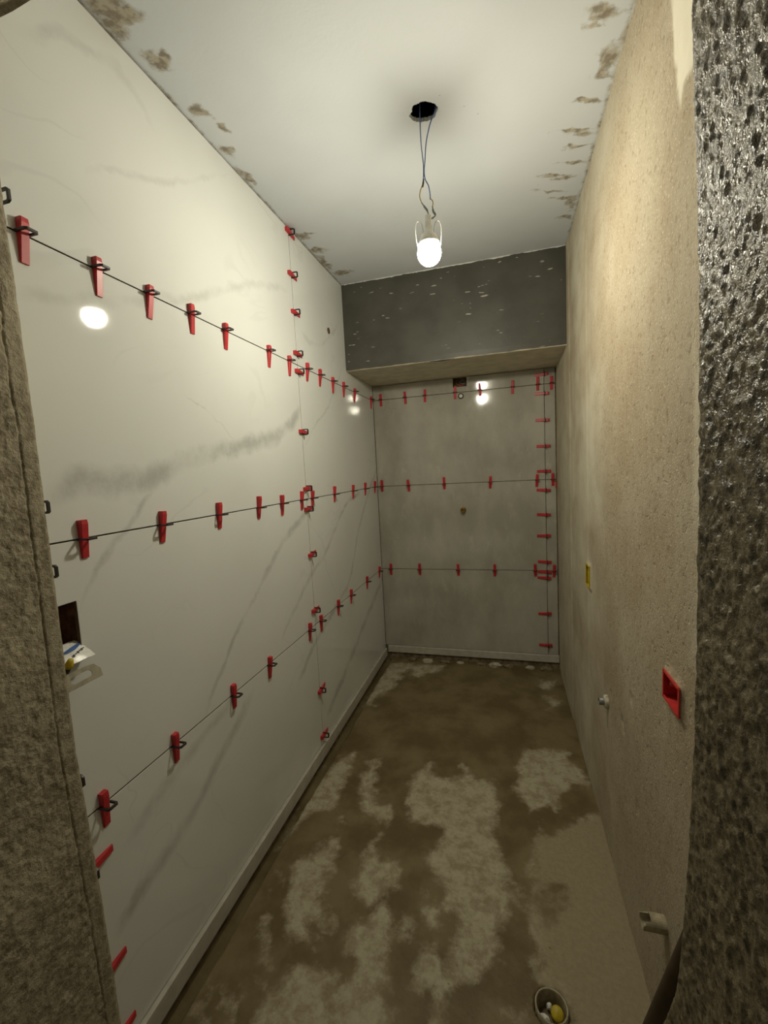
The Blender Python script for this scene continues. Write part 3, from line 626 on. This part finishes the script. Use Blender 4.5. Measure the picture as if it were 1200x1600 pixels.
# supply pipe end high on the veined wall
RLX = Matrix.Rotation(math.radians(90), 4, 'Y')      # local z -> +x
p = empty('supply_pipe_end', (0, -0.762, 2.151)); tag(p, 'small reddish brown pipe end high on the veined wall near the beam', 'pipe end')
link('rim', finish(lathe([(0.010, -0.004), (0.016, -0.004), (0.016, 0.003), (0.010, 0.003)], 18, RLX), 'rim', True), M_BRICK, p)
link('bore', finish(lathe([(0, -0.003), (0.0105, -0.003), (0.0105, 0.001), (0, 0.001)], 16, RLX), 'bore', True), M_MORTAR, p)

# ------------------------------------------------------------ fittings on the tan wall
def wall_box(name, q, depth, mat, label):
    y0, y1, z0, z1 = q; e = empty(name, (W, (y0 + y1) / 2, z0)); hy = (y1 - y0) / 2; h = z1 - z0
    b = box(-0.004, depth, -hy, hy, 0, h)
    for f in [f for f in b.faces if f.calc_center_median().x < -0.0039]: b.faces.remove(f)
    link('shell', finish(b, 'shell'), mat, e)
    fl = join(box(-0.005, -0.002, -hy - 0.002, -hy + 0.004, 0, h), box(-0.005, -0.002, hy - 0.004, hy + 0.002, 0, h), box(-0.005, -0.002, -hy, hy, -0.002, 0.004), box(-0.005, -0.002, -hy, hy, h - 0.004, h + 0.002))
    link('rim', finish(fl, 'rim'), mat, e)
    for s in (-1, 1): link('screw_lug', finish(lathe([(0, 0), (0.006, 0), (0.006, depth * 0.6), (0, depth * 0.6)], 12, at(0.006, s * (hy - 0.006), h / 2, RLX)), 'screw_lug', True), mat, e)
    tag(e, label, 'electrical box'); return e
wall_box('electrical_box', YB, 0.045, M_YBOX, 'yellow electrical box sunk in the tan plaster wall')
e = wall_box('electrical_box', RB, 0.045, M_RBOX, 'red electrical box sunk in the tan plaster wall by the jamb')
RRX = Matrix.Rotation(math.radians(-90), 4, 'Y')     # local z -> -x
p = empty('water_outlet', (W, -1.40, 0.545)); tag(p, 'short grey metal water outlet projecting from the tan plaster wall', 'pipe fitting')
link('body', finish(lathe([(0, 0.004), (0.009, 0.004), (0.009, 0.022), (0.0105, 0.024), (0.014, 0.022), (0.014, 0.006), (0.014, -0.02)], 18, RRX), 'body', True), M_STEEL, p)
link('collar', finish(lathe([(0.014, -0.012), (0.023, -0.012), (0.022, 0.004), (0.014, 0.007)], 18, RRX), 'collar', True), M_LUMP, p)
p = empty('drain_pipe_stub', (W, -1.981, 0.332)); tag(p, 'dusty beige plastic pipe stub with notched end above the tan wall base', 'pipe')
bm = lathe([(0.0180, -0.02), (0.0180, 0.044), (0.0148, 0.044), (0.0148, -0.02)], 26, RRX)
for v in bm.verts:
    if v.co.x < -0.04 and v.co.z > 0.006: v.co.x += 0.017 if v.co.y > -0.012 else 0.005
link('pipe_body', finish(bm, 'pipe_body'), M_PVC, p)
link('inner_end', finish(lathe([(0.0, 0.002), (0.0150, 0.002), (0.0150, -0.01), (0, -0.01)], 20, RRX), 'inner_end'), M_MORTAR, p)
pole = empty('brown_pole', (1.157, -2.009, 0.0)); tag(pole, 'dark brown pole leaning against the tan wall behind coarse plaster jamb', 'pole')
d = Vector((1.197 - 1.157, -2.207 + 2.009, 0.58))
link('shaft', finish(tube([d * t for t in np.linspace(0.02, 1.0, 10)], 0.0165, 18), 'shaft', True), M_POLE, pole)
link('foot_cap', finish(tube([d * 0.001, d * 0.05], 0.0180, 18), 'foot_cap', True), M_BLK, pole)

# ------------------------------------------------------------ floor drain
p = empty('floor_drain', (DR[0], DR[1], 0)); tag(p, 'open round drain pipe in the cement floor with rubble inside', 'drain')
link('pipe_rim', finish(lathe([(0.0365, -0.09), (0.0400, -0.09), (0.0405, 0.006), (0.0375, 0.007), (0.0365, 0.004), (0.0365, -0.09)], 32), 'pipe_rim', True), M_PVC, p)
link('silt', finish(lathe([(0.0368, -0.045), (0.02, -0.036), (0, -0.033)], 24), 'silt', True), M_MORTAR, p)
cap = link('yellow_cap', finish(lathe([(0, 0.008), (0.013, 0.008), (0.016, 0.004), (0.016, -0.006), (0, -0.006)], 20, Matrix.Translation((DR[0] + 0.014, DR[1] + 0.006, -0.022)) @ Matrix.Rotation(0.5, 4, 'X')), 'yellow_cap', True), M_YBOX)
tag(cap, 'round yellow plastic cap lying inside the open floor drain', 'cap')
def lump(name, c, sx, sy, sz, mat, seed):
    r = random.Random(seed); bm = bmesh.new(); bmesh.ops.create_icosphere(bm, subdivisions=2, radius=1.0)
    for v in bm.verts:
        k = r.uniform(0.72, 1.15); v.co = Vector((v.co.x * sx * k, v.co.y * sy * k, max(v.co.z, -0.5) * sz * k))
    o = link(name, finish(bm, name), mat); o.location = c; return o
o = lump('plaster_crumb', (DR[0] - 0.020, DR[1] - 0.012, -0.026), 0.015, 0.011, 0.014, M_PACK, 1); tag(o, 'larger white plaster crumb inside the open floor drain', 'rubble')
o = lump('plaster_crumb', (DR[0] - 0.004, DR[1] + 0.020, -0.026), 0.008, 0.008, 0.010, M_PACK, 2); tag(o, 'smaller white plaster crumb behind the yellow cap in the drain', 'rubble')
for k, (x, y, s) in enumerate([(0.20, -0.022, .022), (0.32, -0.03, .03), (0.44, -0.028, .026), (0.55, -0.02, .018), (0.70, -0.03, .024), (0.80, -0.034, .034), (0.88, -0.026, .026), (1.02, -0.022, .022), (1.12, -0.03, .03)]):
    o = lump('mortar_crumb', (x, y, s * 0.25), s * 1.5, s * 0.8, s * 0.62, M_LUMP if k % 2 else M_MORTAR, 10 + k)
    where = ['next to the veined wall', 'in the pale floor patch', 'at the end of the pale patch', '', '', '', '', '', 'next to the tan wall'][k]
    tag(o, ('pale' if k % 2 else 'brown') + ' mortar crumb under the end wall strip' + (' ' + where if where else ''), 'rubble', 'mortar crumbs under the end wall strip')

# ------------------------------------------------------------ things in the niche beside the cracked jamb
pl = empty('slotted_plate', (0.0, -2.36, 1.03)); tag(pl, 'thin grey metal plate with oblong slot jutting from the wall niche', 'bracket')
outer = [(-0.05, -0.017), (0.060, -0.017), (0.050, 0.010), (0.040, 0.017), (-0.05, 0.017)]
def plate_bm():
    bm = bmesh.new(); n = 16
    sl = []
    for k in range(n):
        a = 2 * math.pi * k / n; sl.append((0.010 + math.copysign(0.016, math.cos(a)) + 0.0075 * math.cos(a), 0.0 + 0.0075 * math.sin(a)))
    def onp(a):
        c, s = math.cos(a), math.sin(a); best = 9
        for i in range(len(outer)):
            p0, p1 = Vector(outer[i]), Vector(outer[(i + 1) % len(outer)]); e_ = p1 - p0; q = p0 - Vector((0.01, 0))
            det = c * (-e_.y) + s * e_.x
            if abs(det) < 1e-9: continue
            t = (q.x * (-e_.y) + q.y * e_.x) / det; w_ = (c * q.y - s * q.x) / det
            if t > 0 and -1e-6 <= w_ <= 1 + 1e-6: best = min(best, t)
        return (0.01 + c * best, s * best)
    angs = sorted(set([2 * math.pi * k / n for k in range(n)]))
    O = [onp(a) for a in angs]
    T = [[bm.verts.new((x, y, z)) for x, y in L_] for z in (0.0008, -0.0008) for L_ in (O, sl)]
    for k in range(n):
        k2 = (k + 1) % n
        bm.faces.new((T[0][k], T[0][k2], T[1][k2], T[1][k])); bm.faces.new((T[2][k], T[3][k], T[3][k2], T[2][k2]))
        bm.faces.new((T[0][k], T[2][k], T[2][k2], T[0][k2])); bm.faces.new((T[1][k], T[1][k2], T[3][k2], T[3][k]))
    return bm
pb = plate_bm()
bmesh.ops.transform(pb, matrix=Matrix.Translation((0.040, 0.005, -0.028)) @ Matrix.Rotation(math.radians(62), 4, 'Y') @ Matrix.Rotation(math.radians(90), 4, 'Z'), verts=pb.verts[:])
link('plate', finish(pb, 'plate'), M_ZINC, pl)
lip = tube([(0.010, -0.045, -0.006), (0.010, 0.055, -0.001)], 0.0028, 6); link('folded_edge', finish(lip, 'folded_edge'), M_ZINC, pl)
pk = empty('packet', (0.004, -2.335, 1.046)); tag(pk, 'crumpled white packet with a blue swoosh lying in the wall niche', 'packet')
bm = bmesh.new(); nu, nv = 14, 8; G = []
pr_ = random.Random(5)
for i in range(nu):
    for j in range(nv):
        u, v = i / (nu - 1), j / (nv - 1); th = 0.006 * math.sin(math.pi * u) ** 0.5 * math.sin(math.pi * v) ** 0.5
        G.append((u, v, th, pr_.uniform(-0.0012, 0.0012)))
rotp = Matrix.Rotation(math.radians(32), 4, 'Y')
def pkpt(u, v, h): return rotp @ Vector(((v - 0.5) * 0.058, (u - 0.5) * 0.072, h))
T = [bm.verts.new(pkpt(u, v, th + j_)) for u, v, th, j_ in G]; B = [bm.verts.new(pkpt(u, v, -th * 0.6 - 0.0006)) for u, v, th, j_ in G]
for i in range(nu - 1):
    for j in range(nv - 1):
        a = i * nv + j; bm.faces.new((T[a], T[a + nv], T[a + nv + 1], T[a + 1])); bm.faces.new((B[a], B[a + 1], B[a + nv + 1], B[a + nv]))
link('film', finish(bm, 'film', True), M_PACK, pk)
def pstrip(us_, v0, v1, mat, name):
    bm = bmesh.new(); prev = None
    for k, u in enumerate(us_):
        t = k / (len(us_) - 1); row = []
        for v in (v0(t), v1(t)):
            th = 0.006 * math.sin(math.pi * u) ** 0.5 * math.sin(math.pi * v) ** 0.5; row.append(bm.verts.new(pkpt(u, v, th + 0.0016)))
        if prev: bm.faces.new((prev[0], row[0], row[1], prev[1]))
        prev = row
    bmesh.ops.solidify(bm, geom=bm.faces[:], thickness=0.0006)
    return link(name, finish(bm, name), mat, pk)
pstrip(np.linspace(0.25, 0.92, 12), lambda t: 0.46 - 0.22 * t, lambda t: 0.52 - 0.20 * t + 0.10 * math.sin(math.pi * t), M_PBLUE, 'blue_swoosh')
for k in range(6): pstrip(np.linspace(0.42 + 0.08 * k, 0.47 + 0.08 * k, 3), lambda t, k=k: 0.70 - 0.035 * k + 0.02 * (k % 2), lambda t, k=k: 0.76 - 0.035 * k + 0.03 * ((k + 1) % 2), M_BLK, 'print_mark')
cn = empty('wire_connector', (0.034, -2.362, 1.036)); tag(cn, 'yellow twist connector with dark tip beside the white packet', 'connector')
link('cone', finish(lathe([(0, 0.013), (0.005, 0.012), (0.008, 0.0), (0.008, -0.006), (0, -0.006)], 14, Matrix.Rotation(0.5, 4, 'Y')), 'cone', True), M_YBOX, cn)
link('tip', finish(lathe([(0, -0.006), (0.006, -0.006), (0.005, -0.020), (0, -0.021)], 12, Matrix.Rotation(0.5, 4, 'Y')), 'tip', True), M_BLK, cn)
